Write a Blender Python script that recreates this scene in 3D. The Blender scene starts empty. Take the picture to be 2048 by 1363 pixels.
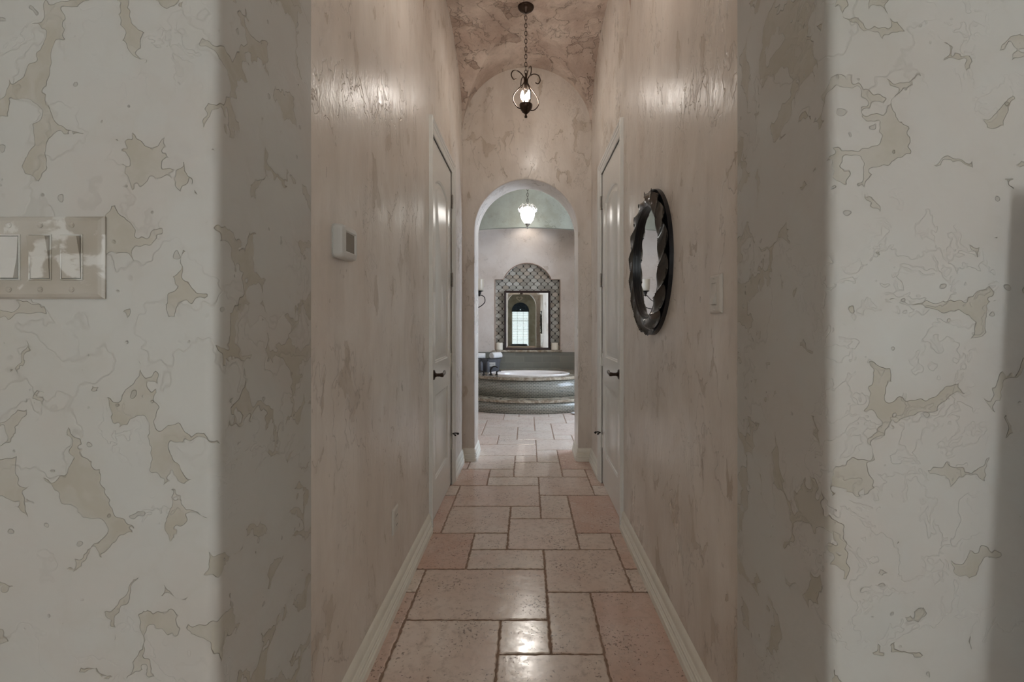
import bpy, bmesh, math, random
from mathutils import Vector, Matrix
random.seed(7)
PI = math.pi
R = math.radians
S = bpy.context.scene
COL = S.collection

# ---------------------------------------------------------------- camera, world, exposure
cd = bpy.data.cameras.new('camera'); cam = bpy.data.objects.new('camera', cd); COL.objects.link(cam)
cd.sensor_width = 36; cd.lens = 940/2048*36
cd.shift_x = -30/2048; cd.shift_y = -34.5/2048
cd.clip_start = 0.05; cd.clip_end = 60
cam.location = (0, 0, 1.235); cam.rotation_euler = (PI/2, 0, 0)
S.camera = cam
w = bpy.data.worlds.new('world'); S.world = w; w.use_nodes = True
w.node_tree.nodes['Background'].inputs[0].default_value = (0.75, 0.85, 1.0, 1)
w.node_tree.nodes['Background'].inputs[1].default_value = 0.6
S.view_settings.view_transform = 'Standard'; S.view_settings.look = 'None'
S.view_settings.exposure = 1.12; S.view_settings.gamma = 1.0
S.view_settings.use_curve_mapping = False
WINDOW_GLOW = 0.55        # bedroom window the niche mirror shows
SIDE_WINDOW_GLOW = 13.0   # bedroom window at the right, out of the frame
BATH_WINDOW_GLOW = 6.6
FILL_WINDOW_GLOW = 6.8     # unseen left bedroom window, added to light the hall walls
BULB_GLOW = 58.0
FILL_BULB_GLOW = 86.0  # bulbs of the added pendant above the frame
GLOBE_GLOW = 5.2
DOWNLIGHT_W = 1.0

S.cycles.diffuse_bounces = 5
S.cycles.max_bounces = 8
S.cycles.transmission_bounces = 4
S.cycles.adaptive_threshold = 0.035

# ---------------------------------------------------------------- node helpers
def new_mat(name):
    m = bpy.data.materials.new(name); m.use_nodes = True
    nt = m.node_tree; b = nt.nodes['Principled BSDF']
    return m, nt, b
def N(nt, typ, ins=None, **kw):
    n = nt.nodes.new(typ)
    for k, v in kw.items(): setattr(n, k, v)
    for k, v in (ins or {}).items():
        if isinstance(v, bpy.types.NodeSocket): nt.links.new(v, n.inputs[k])
        else: n.inputs[k].default_value = v
    return n
def M(nt, op, a, b=0.0, c=None, clamp=False):
    n = N(nt, 'ShaderNodeMath', operation=op, use_clamp=clamp)
    for i, v in enumerate([a, b] + ([c] if c is not None else [])):
        if isinstance(v, bpy.types.NodeSocket): nt.links.new(v, n.inputs[i])
        else: n.inputs[i].default_value = v
    return n.outputs[0]
def MIX(nt, f, a, b, blend='MIX'):
    n = N(nt, 'ShaderNodeMix', data_type='RGBA', blend_type=blend)
    for k, v in ((0, f), (6, a), (7, b)):
        if isinstance(v, bpy.types.NodeSocket): nt.links.new(v, n.inputs[k])
        else: n.inputs[k].default_value = (tuple(v)+(1,))[:4] if k else v
    return n.outputs[2]
def STEP(nt, v, a, b, lo=0.0, hi=1.0):
    n = N(nt, 'ShaderNodeMapRange', {0: v, 1: a, 2: b, 3: lo, 4: hi}, interpolation_type='SMOOTHSTEP')
    return n.outputs[0]
def NOISE(nt, vec, scale, detail=3, rough=0.5, dist=0.0):
    return N(nt, 'ShaderNodeTexNoise', {'Vector': vec, 'Scale': scale, 'Detail': detail, 'Roughness': rough, 'Distortion': dist})
def rgb(r, g, b):
    f = lambda c: (c/255/12.92) if c/255 <= .04045 else ((c/255+.055)/1.055)**2.4
    return (f(r), f(g), f(b))
def simple(name, col, rough=0.5, metal=0.0, spec=0.5, var=0.06, vscale=30, coat=0.0, bump=0.0):
    m, nt, b = new_mat(name)
    pos = N(nt, 'ShaderNodeTexCoord').outputs['Object']
    n = NOISE(nt, pos, vscale, 3)
    dark = tuple(c*(1-var*2) for c in col)
    nt.links.new(MIX(nt, STEP(nt, n.outputs[0], .3, .7), dark, col), b.inputs['Base Color'])
    b.inputs['Roughness'].default_value = rough; b.inputs['Metallic'].default_value = metal
    b.inputs['Specular IOR Level'].default_value = spec; b.inputs['Coat Weight'].default_value = coat
    if bump:
        bp = N(nt, 'ShaderNodeBump', {'Height': n.outputs[0], 'Strength': .5, 'Distance': bump})
        nt.links.new(bp.outputs[0], b.inputs['Normal'])
    return m
def emitter(name, col, s):
    m, nt, b = new_mat(name)
    b.inputs['Base Color'].default_value = (.9, .9, .9, 1)
    b.inputs['Emission Color'].default_value = (*col, 1)
    b.inputs['Emission Strength'].default_value = s
    return m

def plaster(name, hi, lo, tint, rough=0.42, cell=8.5, patch=.62, bump=.004, stretch=1.0, mott=.5, streak=0.0, spec=.5, fineb=.6, lines=1.0):
    """trowelled plaster: broad smooth plateaus, sharp-edged hollows between them, pits and soft colour clouds"""
    m, nt, b = new_mat(name)
    pos = N(nt, 'ShaderNodeNewGeometry').outputs['Position']
    mp = N(nt, 'ShaderNodeMapping', {'Vector': pos, 'Scale': (1, 1, stretch)}).outputs[0]
    wn = NOISE(nt, mp, 5.5, 4, .62)
    wv = N(nt, 'ShaderNodeVectorMath', {0: wn.outputs['Color'], 1: (.5, .5, .5)}, operation='SUBTRACT').outputs[0]
    wv = N(nt, 'ShaderNodeVectorMath', {0: wv, 'Scale': .20}, operation='SCALE').outputs[0]
    wp = N(nt, 'ShaderNodeVectorMath', {0: mp, 1: wv}, operation='ADD').outputs[0]
    vo = N(nt, 'ShaderNodeTexVoronoi', {'Vector': wp, 'Scale': cell}, feature='F1').outputs['Distance']
    big = NOISE(nt, pos, 2.2, 2, .5).outputs[0]
    v = M(nt, 'ADD', vo, M(nt, 'MULTIPLY', M(nt, 'SUBTRACT', big, .5), .42))
    mask = STEP(nt, v, patch, patch+.02)
    soft = STEP(nt, v, patch-.25, patch+.15)
    pitn = NOISE(nt, mp, 46, 1, .5).outputs[0]
    pit = STEP(nt, M(nt, 'ADD', pitn, M(nt, 'MULTIPLY', big, .12)), .80, .83)
    # ridge lines left by the trowel
    rn = NOISE(nt, wp, 4.2, 3, .55).outputs[0]
    ridge = STEP(nt, M(nt, 'ABSOLUTE', M(nt, 'SUBTRACT', rn, .5)), 0.0, .010, 1, 0)
    gate = STEP(nt, big, .46, .54)
    fn = NOISE(nt, wp, 15, 3, .62).outputs[0]
    ridge = M(nt, 'MULTIPLY', ridge, gate)
    ridge2 = M(nt, 'MULTIPLY', STEP(nt, M(nt, 'ABSOLUTE', M(nt, 'SUBTRACT', fn, .5)), 0.0, .022, 1, 0), STEP(nt, NOISE(nt, wp, 3.6, 1).outputs[0], .55, .63))
    ridge = M(nt, 'MULTIPLY', ridge, lines); ridge2 = M(nt, 'MULTIPLY', ridge2, lines)
    cloud = NOISE(nt, wp, 3.1, 4, .6).outputs[0]
    cloud2 = big
    c = MIX(nt, M(nt, 'MULTIPLY', STEP(nt, cloud, .38, .68), mott), hi, tint)
    c = MIX(nt, M(nt, 'MULTIPLY', STEP(nt, cloud2, .45, .70), mott*.5), c, lo)
    c = MIX(nt, M(nt, 'MULTIPLY', soft, .18), c, lo)
    c = MIX(nt, M(nt, 'MULTIPLY', mask, STEP(nt, fn, .35, .65, .40, .85)), c, lo)
    c = MIX(nt, M(nt, 'MULTIPLY', ridge2, .16), c, tuple(x*.62 for x in lo))
    c = MIX(nt, M(nt, 'MULTIPLY', ridge, .35), c, tuple(x*.62 for x in lo))
    c = MIX(nt, M(nt, 'MULTIPLY', pit, .35), c, tuple(x*.65 for x in lo))
    if streak:
        st = N(nt, 'ShaderNodeMapping', {'Vector': pos, 'Scale': (1, 1, .22)}).outputs[0]
        sn = NOISE(nt, st, 9, 5, .62, .4).outputs[0]
        c = MIX(nt, M(nt, 'MULTIPLY', STEP(nt, sn, .42, .72), streak), c, tuple(x*.66 for x in tint))
    nt.links.new(c, b.inputs['Base Color'])
    h = M(nt, 'MULTIPLY', mask, -1.0)
    h = M(nt, 'SUBTRACT', h, M(nt, 'MULTIPLY', pit, .8))
    h = M(nt, 'ADD', h, M(nt, 'MULTIPLY', rn, 2.2))
    h = M(nt, 'SUBTRACT', h, M(nt, 'MULTIPLY', ridge, .6))
    h = M(nt, 'SUBTRACT', h, M(nt, 'MULTIPLY', ridge2, .55))
    h = M(nt, 'ADD', h, M(nt, 'MULTIPLY', fn, fineb))
    bp = N(nt, 'ShaderNodeBump', {'Height': h, 'Strength': 1.0, 'Distance': bump})
    nt.links.new(bp.outputs[0], b.inputs['Normal'])
    nt.links.new(STEP(nt, cloud, .3, .7, rough-.05, rough+.08), b.inputs['Roughness'])
    b.inputs['Specular IOR Level'].default_value = spec
    return m

MAT = {}
MAT['plaster_front'] = plaster('plaster_front', rgb(190, 189, 184), rgb(171, 164, 149), rgb(190, 181, 173), rough=.5, cell=15, patch=.70, bump=.0017, lines=.5)
MAT['plaster_hall'] = plaster('plaster_hall', rgb(226, 218, 209), rgb(190, 176, 160), rgb(212, 200, 188), rough=.32, cell=11, patch=.80, bump=.0021, stretch=.6, mott=.7, streak=.24, fineb=1.3)
MAT['plaster_vault'] = plaster('plaster_vault', rgb(220, 204, 191), rgb(158, 136, 122), rgb(190, 168, 154), rough=.45, cell=5, patch=.80, bump=.010, mott=1.0, streak=.35)
MAT['plaster_bath'] = plaster('plaster_bath', rgb(218, 208, 199), rgb(190, 175, 161), rgb(208, 195, 184), rough=.45, cell=6, patch=.9, bump=.0012, mott=.8)
MAT['plaster_green'] = plaster('plaster_green', rgb(158, 160, 148), rgb(118, 117, 102), rgb(142, 142, 128), rough=.6, cell=6, patch=.9, bump=.0012, mott=.9)
MAT['paint'] = simple('white_door_paint', rgb(232, 231, 226), .24, var=.01)
MAT['trim'] = simple('cream_trim_paint', rgb(238, 234, 222), .4, var=.02)
MAT['bronze'] = simple('oil_rubbed_bronze', rgb(70, 58, 50), .32, metal=.9, var=.1, vscale=60)
MAT['dark_metal'] = simple('dark_metal', rgb(48, 44, 42), .38, metal=.8, var=.1)
MAT['steel'] = simple('brushed_steel', rgb(170, 165, 158), .35, metal=.9, var=.05)
MAT['plastic'] = simple('white_plastic', rgb(205, 203, 198), .35, var=.01)
MAT['plastic_warm'] = simple('ivory_plastic', rgb(214, 208, 199), .4, var=.02)
MAT['screen'] = simple('thermostat_screen', rgb(120, 112, 98), .15, var=.02)
MAT['dark_wood'] = simple('dark_wood', rgb(52, 32, 30), .3, var=.25, vscale=12)
MAT['wax'] = simple('ivory_wax', rgb(232, 222, 204), .55, var=.02)
MAT['towel'] = simple('white_towel', rgb(236, 234, 232), .95, var=.05, vscale=90, bump=.004)
MAT['slate_paint'] = simple('slate_metal', rgb(96, 97, 102), .5, var=.1, vscale=20)
MAT['black'] = simple('black_plastic', rgb(22, 22, 26), .35, var=.05)
MAT['porcelain'] = simple('porcelain', rgb(240, 232, 226), .12, var=.01, coat=.4)
MAT['mat_white'] = simple('white_cotton', rgb(225, 225, 228), .9, var=.03, vscale=80)
MAT['fabric_dark'] = simple('dark_teal_fabric', rgb(44, 56, 66), .85, var=.15, vscale=10)
MAT['sheer'] = simple('blue_grey_sheer', rgb(84, 104, 124), .7, var=.2, vscale=14)
MAT['ceiling'] = simple('ceiling_paint', rgb(214, 208, 198), .7, var=.02)
MAT['iron'] = simple('bronze_mirror_frame', rgb(84, 81, 78), .20, metal=.7, var=.12, vscale=14, coat=.3)
MAT['bulb'] = emitter('lit_flame_bulb', (1.0, .93, .86), BULB_GLOW)
MAT['bulb_fill'] = emitter('lit_flame_bulb_fill', (1.0, .92, .84), FILL_BULB_GLOW)
MAT['globe'] = emitter('lit_opal_globe', (1.0, .95, .88), GLOBE_GLOW)
MAT['day_soft'] = emitter('daylight_pane', (.80, .95, 1.0), WINDOW_GLOW)
MAT['day_side'] = emitter('daylight_side_pane', (.90, .97, 1.0), SIDE_WINDOW_GLOW)
MAT['day_fill'] = emitter('daylight_fill_pane', (.90, .97, 1.0), FILL_WINDOW_GLOW)
MAT['day_bath'] = emitter('daylight_bath_pane', (.66, .80, 1.0), BATH_WINDOW_GLOW)
MAT['downlight'] = emitter('downlight_lens', (1.0, .93, .82), 6.0)

m, nt, b = new_mat('mirror_glass'); MAT['mirror'] = m
b.inputs['Base Color'].default_value = (.86, .87, .86, 1); b.inputs['Metallic'].default_value = 1; b.inputs['Roughness'].default_value = .015
m, nt, b = new_mat('crystal_glass'); MAT['crystal'] = m
b.inputs['Base Color'].default_value = (.95, .96, 1, 1); b.inputs['Roughness'].default_value = .05; b.inputs['Transmission Weight'].default_value = .8
m, nt, b = new_mat('frosted_glass'); MAT['frost'] = m
b.inputs['Base Color'].default_value = (*rgb(228, 216, 196), 1); b.inputs['Roughness'].default_value = .35; b.inputs['Transmission Weight'].default_value = .35

# faux-painted switch plate: white plastic glazed with plaster-coloured smears
def glazed(name, amount):
    m, nt, b = new_mat(name)
    pos = N(nt, 'ShaderNodeNewGeometry').outputs['Position']
    n = NOISE(nt, pos, 16, 4, .55, .8).outputs[0]; n2 = NOISE(nt, pos, 7, 3, .5, .5).outputs[0]
    c = MIX(nt, STEP(nt, n2, .38, .62), rgb(168, 160, 147), rgb(184, 179, 170))
    c = MIX(nt, STEP(nt, n, amount, amount+.07), c, rgb(206, 204, 198))
    nt.links.new(c, b.inputs['Base Color']); b.inputs['Roughness'].default_value = .3
    return m
MAT['glazed'] = glazed('glazed_plate_paint', .56)
MAT['glazed_rocker'] = glazed('glazed_rocker_paint', .50)

# stone floor: colour comes per tile
m, nt, b = new_mat('terracotta_travertine'); MAT['tile'] = m
pos = N(nt, 'ShaderNodeNewGeometry').outputs['Position']
at = N(nt, 'ShaderNodeAttribute', attribute_name='tile_tone')
sep = N(nt, 'ShaderNodeSeparateColor', {0: at.outputs['Color']})
red, lum, seed = sep.outputs[0], sep.outputs[1], sep.outputs[2]
off = N(nt, 'ShaderNodeCombineXYZ', {0: M(nt, 'MULTIPLY', seed, 37.0), 1: M(nt, 'MULTIPLY', seed, 91.0), 2: 0.0}).outputs[0]
tp = N(nt, 'ShaderNodeVectorMath', {0: pos, 1: off}, operation='ADD').outputs[0]
cl = NOISE(nt, tp, 4.0, 5, .6, .4).outputs[0]
fine = NOISE(nt, tp, 28, 5, .65, .2).outputs[0]
rmix = M(nt, 'ADD', red, M(nt, 'MULTIPLY', M(nt, 'SUBTRACT', cl, .5), 1.5), clamp=True)
c = MIX(nt, rmix, rgb(234, 221, 209), rgb(214, 182, 166))
c = MIX(nt, M(nt, 'MULTIPLY', STEP(nt, fine, .45, .75), .45), c, rgb(140, 114, 98))
c = MIX(nt, lum, c, MIX(nt, .5, c, rgb(216, 198, 184)))
pits = NOISE(nt, tp, 75, 3, .6).outputs[0]
area = NOISE(nt, tp, 6.0, 3, .6).outputs[0]
pm = STEP(nt, M(nt, 'ADD', pits, M(nt, 'MULTIPLY', area, .42)), .845, .875)
c = MIX(nt, M(nt, 'MULTIPLY', pm, .6), c, rgb(92, 74, 64))
nt.links.new(c, b.inputs['Base Color'])
h = M(nt, 'ADD', M(nt, 'MULTIPLY', cl, 1.2), M(nt, 'MULTIPLY', NOISE(nt, tp, 14, 3, .5).outputs[0], .35))
h = M(nt, 'SUBTRACT', h, M(nt, 'MULTIPLY', pm, .5))
bp = N(nt, 'ShaderNodeBump', {'Height': h, 'Strength': .8, 'Distance': .0015})
nt.links.new(bp.outputs[0], b.inputs['Normal'])
nt.links.new(M(nt, 'ADD', STEP(nt, fine, .3, .7, .10, .22), M(nt, 'MULTIPLY', red, .08)), b.inputs['Roughness'])
MAT['grout'] = simple('floor_grout', rgb(168, 142, 124), .9, var=.12, vscale=40, bump=.003)

# speckled granite
m, nt, b = new_mat('granite'); MAT['granite'] = m
pos = N(nt, 'ShaderNodeNewGeometry').outputs['Position']
n1 = NOISE(nt, pos, 9, 6, .65, .8).outputs[0]; n2 = NOISE(nt, pos, 22, 5, .7, .4).outputs[0]; n3 = NOISE(nt, pos, 3.5, 3).outputs[0]
c = MIX(nt, STEP(nt, n1, .38, .62), rgb(186, 176, 158), rgb(136, 122, 104))
c = MIX(nt, STEP(nt, n3, .5, .65, 0, .5), c, rgb(150, 124, 96))
c = MIX(nt, STEP(nt, n2, .60, .66), c, rgb(46, 42, 40))
nt.links.new(c, b.inputs['Base Color']); b.inputs['Roughness'].default_value = .12

# glass mosaic in running bond, uses UV in metres
def brick(name, bw, bh, c1, c2, mortar, ms, rough):
    m, nt, b = new_mat(name)
    uv = N(nt, 'ShaderNodeUVMap').outputs[0]
    bk = N(nt, 'ShaderNodeTexBrick', {'Vector': uv, 'Color1': (*c1, 1), 'Color2': (*c2, 1), 'Mortar': (*mortar, 1), 'Scale': 1.0,
            'Mortar Size': ms, 'Mortar Smooth': .1, 'Bias': 0.0, 'Brick Width': bw, 'Row Height': bh})
    nt.links.new(bk.outputs[0], b.inputs['Base Color'])
    bp = N(nt, 'ShaderNodeBump', {'Height': M(nt, 'SUBTRACT', 1.0, bk.outputs['Fac']), 'Strength': .6, 'Distance': .002})
    nt.links.new(bp.outputs[0], b.inputs['Normal']); b.inputs['Roughness'].default_value = rough
    return m
MAT['mosaic'] = brick('glass_mosaic', .050, .0215, rgb(112, 112, 104), rgb(132, 130, 120), rgb(176, 172, 160), .0028, .18)
MAT['glass_tile'] = brick('glass_subway_tile', .30, .10, rgb(120, 118, 108), rgb(132, 130, 118), rgb(150, 146, 134), .002, .14)

# lantern mosaic with dark dots: ogee lines meeting at small dots
m, nt, b = new_mat('lantern_mosaic'); MAT['lantern'] = m
pos = N(nt, 'ShaderNodeNewGeometry').outputs['Position']
sp = N(nt, 'ShaderNodeSeparateXYZ', {0: pos})
u = M(nt, 'DIVIDE', M(nt, 'ADD', sp.outputs[0], 5.0), .119); v = M(nt, 'DIVIDE', sp.outputs[2], .119)
p_ = M(nt, 'ADD', u, v); q_ = M(nt, 'SUBTRACT', u, v)
A = M(nt, 'ADD', p_, M(nt, 'MULTIPLY', M(nt, 'SINE', M(nt, 'MULTIPLY', q_, 2*PI)), .085))
B = M(nt, 'ADD', q_, M(nt, 'MULTIPLY', M(nt, 'SINE', M(nt, 'MULTIPLY', p_, 2*PI)), .085))
def near_int(x): return M(nt, 'PINGPONG', x, .5)
dA, dB = near_int(A), near_int(B)
line = STEP(nt, M(nt, 'MINIMUM', dA, dB), .035, .060, 1, 0)
dot = STEP(nt, M(nt, 'MAXIMUM', near_int(p_), near_int(q_)), .115, .145, 1, 0)
cell = N(nt, 'ShaderNodeCombineXYZ', {0: M(nt, 'FLOOR', A), 1: M(nt, 'FLOOR', B), 2: 0.0}).outputs[0]
wn = N(nt, 'ShaderNodeTexWhiteNoise', {0: cell}, noise_dimensions='3D')
wn2 = N(nt, 'ShaderNodeSeparateColor', {0: wn.outputs['Color']})
c = MIX(nt, wn.outputs['Value'], rgb(150, 144, 132), rgb(206, 203, 194))
c = MIX(nt, M(nt, 'MULTIPLY', STEP(nt, wn2.outputs[1], .6, .9), .5), c, rgb(190, 168, 146))
c = MIX(nt, line, c, rgb(98, 90, 80)); c = MIX(nt, dot, c, rgb(40, 36, 34))
nt.links.new(c, b.inputs['Base Color']); b.inputs['Roughness'].default_value = .22
bp = N(nt, 'ShaderNodeBump', {'Height': M(nt, 'SUBTRACT', 1.0, line), 'Strength': .5, 'Distance': .003})
nt.links.new(bp.outputs[0], b.inputs['Normal'])

# ---------------------------------------------------------------- mesh helpers
def obj(name, bm, mat, parent=None, smooth=None, loc=None, rot=None):
    me = bpy.data.meshes.new(name)
    bmesh.ops.recalc_face_normals(bm, faces=bm.faces) if smooth != 'keep' else None
    bm.to_mesh(me); bm.free()
    for mt in (mat if isinstance(mat, (list, tuple)) else [mat]): me.materials.append(MAT[mt])
    if smooth is not None:
        me.shade_smooth(); me.set_sharp_from_angle(angle=R(40 if smooth == 'keep' else smooth))
    o = bpy.data.objects.new(name, me); COL.objects.link(o)
    if parent: o.parent = parent
    if loc: o.location = loc
    if rot: o.rotation_euler = rot
    return o
def tag(o, label=None, cat=None, group=None, kind=None):
    if label: o['label'] = label
    if cat: o['category'] = cat
    if group: o['group'] = group
    if kind: o['kind'] = kind
    return o
def empty(name, loc=(0, 0, 0), rot=(0, 0, 0), **kw):
    o = bpy.data.objects.new(name, None); COL.objects.link(o); o.location = loc; o.rotation_euler = rot
    o.empty_display_size = .05
    return tag(o, **kw)
def child_empty(name, parent, loc=(0, 0, 0), rot=(0, 0, 0)):
    o = empty(name, loc, rot); o.parent = parent; return o
def box(bm, x0, x1, y0, y1, z0, z1, mi=0, bev=0.0, seg=2):
    vs = [bm.verts.new((x, y, z)) for x in (x0, x1) for y in (y0, y1) for z in (z0, z1)]
    fs = [bm.faces.new([vs[i] for i in q]) for q in ((0,1,3,2),(4,6,7,5),(0,4,5,1),(2,3,7,6),(0,2,6,4),(1,5,7,3))]
    for f in fs: f.material_index = mi
    if bev:
        es = list({e for f in fs for e in f.edges})
        bmesh.ops.bevel(bm, geom=es, offset=bev, segments=seg, affect='EDGES', profile=.5)
    return bm
def B_(*a, **k):
    bm = bmesh.new(); box(bm, *a, **k); return bm
def lathe(bm, prof, seg=32, T=Matrix(), cap=True, mi=0, squash=(1, 1)):
    rings = []
    for r, z in prof:
        if r < 1e-6: rings.append([bm.verts.new(T @ Vector((0, 0, z)))])
        else: rings.append([bm.verts.new(T @ Vector((r*squash[0]*math.cos(2*PI*i/seg), r*squash[1]*math.sin(2*PI*i/seg), z))) for i in range(seg)])
    for a, b_ in zip(rings, rings[1:]):
        for i in range(seg):
            j = (i+1) % seg
            if len(a) == 1 and len(b_) == 1: continue
            if len(a) == 1: f = bm.faces.new((a[0], b_[j], b_[i]))
            elif len(b_) == 1: f = bm.faces.new((a[i], a[j], b_[0]))
            else: f = bm.faces.new((a[i], a[j], b_[j], b_[i]))
            f.material_index = mi
    if cap:
        for r_ in (rings[0], rings[-1]):
            if len(r_) > 1: bm.faces.new(r_).material_index = mi
    return bm
def tube(bm, pts, rad, seg=10, cap=True, closed=False):
    pts = [Vector(p) for p in pts]; n = len(pts)
    rad = rad if callable(rad) else (lambda t, r_=rad: r_)
    rings = []; up = None
    for i, p in enumerate(pts):
        if closed: t = pts[(i+1) % n]-pts[i-1]
        else: t = pts[min(i+1, n-1)]-pts[max(i-1, 0)]
        t.normalize()
        if up is None:
            up = Vector((0, 0, 1)) if abs(t.z) < .9 else Vector((1, 0, 0))
            up = (up-t*up.dot(t)).normalized()
        else: up = (up-t*up.dot(t)).normalized()
        s = t.cross(up); r_ = rad(i/(n-1))
        rings.append([bm.verts.new(p+(up*math.cos(2*PI*k/seg)+s*math.sin(2*PI*k/seg))*r_) for k in range(seg)])
    for i in range(n if closed else n-1):
        a, b_ = rings[i], rings[(i+1) % n]
        for k in range(seg): bm.faces.new((a[k], a[(k+1) % seg], b_[(k+1) % seg], b_[k]))
    if cap and not closed: bm.faces.new(rings[0]); bm.faces.new(rings[-1])
    return bm
def smooth_path(ctrl, n=12):
    P = [Vector(p) for p in ctrl]; out = []
    for i in range(len(P)-1):
        p0, p1, p2, p3 = P[max(i-1, 0)], P[i], P[i+1], P[min(i+2, len(P)-1)]
        for k in range(n):
            t = k/n
            out.append(.5*((2*p1)+(p2-p0)*t+(2*p0-5*p1+4*p2-p3)*t*t+(3*p1-p0-3*p2+p3)*t**3))
    out.append(P[-1]); return out
def loop_edges(bm, pts):
    vs = [bm.verts.new(p) for p in pts]
    return vs, [bm.edges.new((vs[i], vs[(i+1) % len(vs)])) for i in range(len(vs))]
def fill(bm, loops, normal=(0, -1, 0), mi=0):
    """planar face bounded by the first loop with the other loops cut out; returns the vertex loops"""
    allv, alle = [], []
    for l in loops:
        v_, e_ = loop_edges(bm, l); allv.append(v_); alle += e_
    r_ = bmesh.ops.triangle_fill(bm, edges=alle, use_beauty=True, normal=normal)
    for g in r_['geom']:
        if isinstance(g, bmesh.types.BMFace): g.material_index = mi
    return allv
def bridge(bm, a, b_, closed=True, mi=0):
    n = len(a)
    for i in range(n if closed else n-1):
        j = (i+1) % n
        bm.faces.new((a[i], a[j], b_[j], b_[i])).material_index = mi
def prism(bm, poly, z0, z1, mi=0):
    a = [bm.verts.new((x, y, z0)) for x, y in poly]; b_ = [bm.verts.new((x, y, z1)) for x, y in poly]
    bridge(bm, a, b_, True, mi); bm.faces.new(a).material_index = mi; bm.faces.new(b_).material_index = mi

# ---------------------------------------------------------------- plan
XW = 0.58                      # half width of the hall
Y0, Y1 = 0.712, 1.030          # near wall with the opening
Y2, Y3 = 4.234, 4.552          # far wall with the arch
XC, HW, SPR = -0.006, 0.465, 2.070
VS = 2.965                     # springing of the groin vault
BR = 2.3                       # half width of bathroom
YB = 7.80                      # back wall of the tub alcove
YH = 6.95                      # header in front of the alcove
AW = 1.10                      # half width of alcove
ROOM_Y = -5.5; ROOM_X = 3.7; ROOM_Z = 3.1

# ---------------------------------------------------------------- floor: six-by-six stone pattern
U, V, GX, GY = 0.2, 0.2035, 0.0905-0.6, 1.760
PAT = [(0,5,2,2,.25,.5),(2,0,1,1,.15,.5),(0,1,3,2,.50,.35),(2,4,2,2,.22,.4),(3,0,1,2,.15,.3),(4,5,2,3,.85,.1),
       (3,2,2,2,.45,.35),(5,2,1,1,.15,.3),(5,3,2,2,.80,.1),(1,3,2,1,.15,.4),(1,4,1,1,.20,.4),(4,4,1,1,.35,.3)]
bm = bmesh.new(); lay = bm.loops.layers.float_color.new('tile_tone')
def tile(x0, x1, y0, y1, tone, fine):
    g = .0055; x0 += g; x1 -= g; y0 += g; y1 -= g
    def side(a, b_, n_):
        out = []
        L = (Vector(b_)-Vector(a)); k = max(1, int(L.length/.013)) if fine else 1
        for i in range(k):
            j = 0 if i == 0 else random.uniform(-.0036, .0024)
            p = Vector(a)+L*(i/k)+Vector(n_)*j; out.append((p.x, p.y))
        return out
    P = side((x0,y0),(x1,y0),(0,1))+side((x1,y0),(x1,y1),(-1,0))+side((x1,y1),(x0,y1),(0,-1))+side((x0,y1),(x0,y0),(1,0))
    cx, cy = (x0+x1)/2, (y0+y1)/2
    def ins(p, d):
        dx = max(abs(p[0]-cx)-d, 0)*(1 if p[0] > cx else -1); dy = max(abs(p[1]-cy)-d, 0)*(1 if p[1] > cy else -1)
        return (cx+dx if abs(p[0]-cx) > (x1-x0)/2-.004 else p[0], cy+dy if abs(p[1]-cy) > (y1-y0)/2-.004 else p[1])
    r0 = [bm.verts.new((p[0], p[1], -.006)) for p in P]
    r1 = [bm.verts.new((p[0], p[1], -.0018)) for p in P]
    r2 = [bm.verts.new((*ins(p, .004), 0)) for p in P]
    fs = [bm.faces.new(r2)]
    for a, b_ in ((r0, r1), (r1, r2)):
        for i in range(len(P)):
            j = (i+1) % len(P); fs.append(bm.faces.new((a[i], a[j], b_[j], b_[i])))
    for f in fs:
        f.smooth = False
        for lp in f.loops: lp[lay] = (*tone, 1)
for bx in range(-4, 5):
    for by in range(-7, 6):
        for (c_, r_, cw, rh, red_, lum_) in PAT:
            x0 = GX+(bx*6+c_)*U; y0 = GY+(by*6+r_)*V; x1 = x0+cw*U; y1 = y0+rh*V
            inside = False
            if y1 <= Y1+.3: inside = x0 < ROOM_X and x1 > -ROOM_X and y1 > ROOM_Y
            elif y0 < Y3: inside = x0 < XW+.15 and x1 > -XW-.15
            else: inside = x0 < BR and x1 > -BR and y0 < 7.0
            if y1 > Y1 and y0 < Y1: inside = inside or (x0 < XW+.15 and x1 > -XW-.15)
            if not inside: continue
            if y0 < Y3:
                cx0, cx1 = max(x0, -ROOM_X), min(x1, ROOM_X)
            else: cx0, cx1 = max(x0, -BR), min(x1, BR)
            cy0 = max(y0, ROOM_Y)
            if y1 > Y1 and y1 <= Y1+.3: pass
            rr = min(1, max(0, red_+random.uniform(-.12, .12))); ll = min(1, max(0, lum_+random.uniform(-.25, .25)))
            if y0 > 4.3: rr *= .45  # bathroom daylight put into the colour: same stone, less red
            tile(cx0, cx1, cy0, y1, (rr, ll, random.random()), 1.2 < y0 < 4.6 and abs(x0) < 1.0)
floor = obj('floor', bm, 'tile'); tag(floor, kind='structure')
bm = bmesh.new(); box(bm, -ROOM_X, ROOM_X, ROOM_Y, 8.1, -.05, -.0045); g = obj('floor_grout', bm, 'grout', floor); tag(g, kind='structure')

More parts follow.
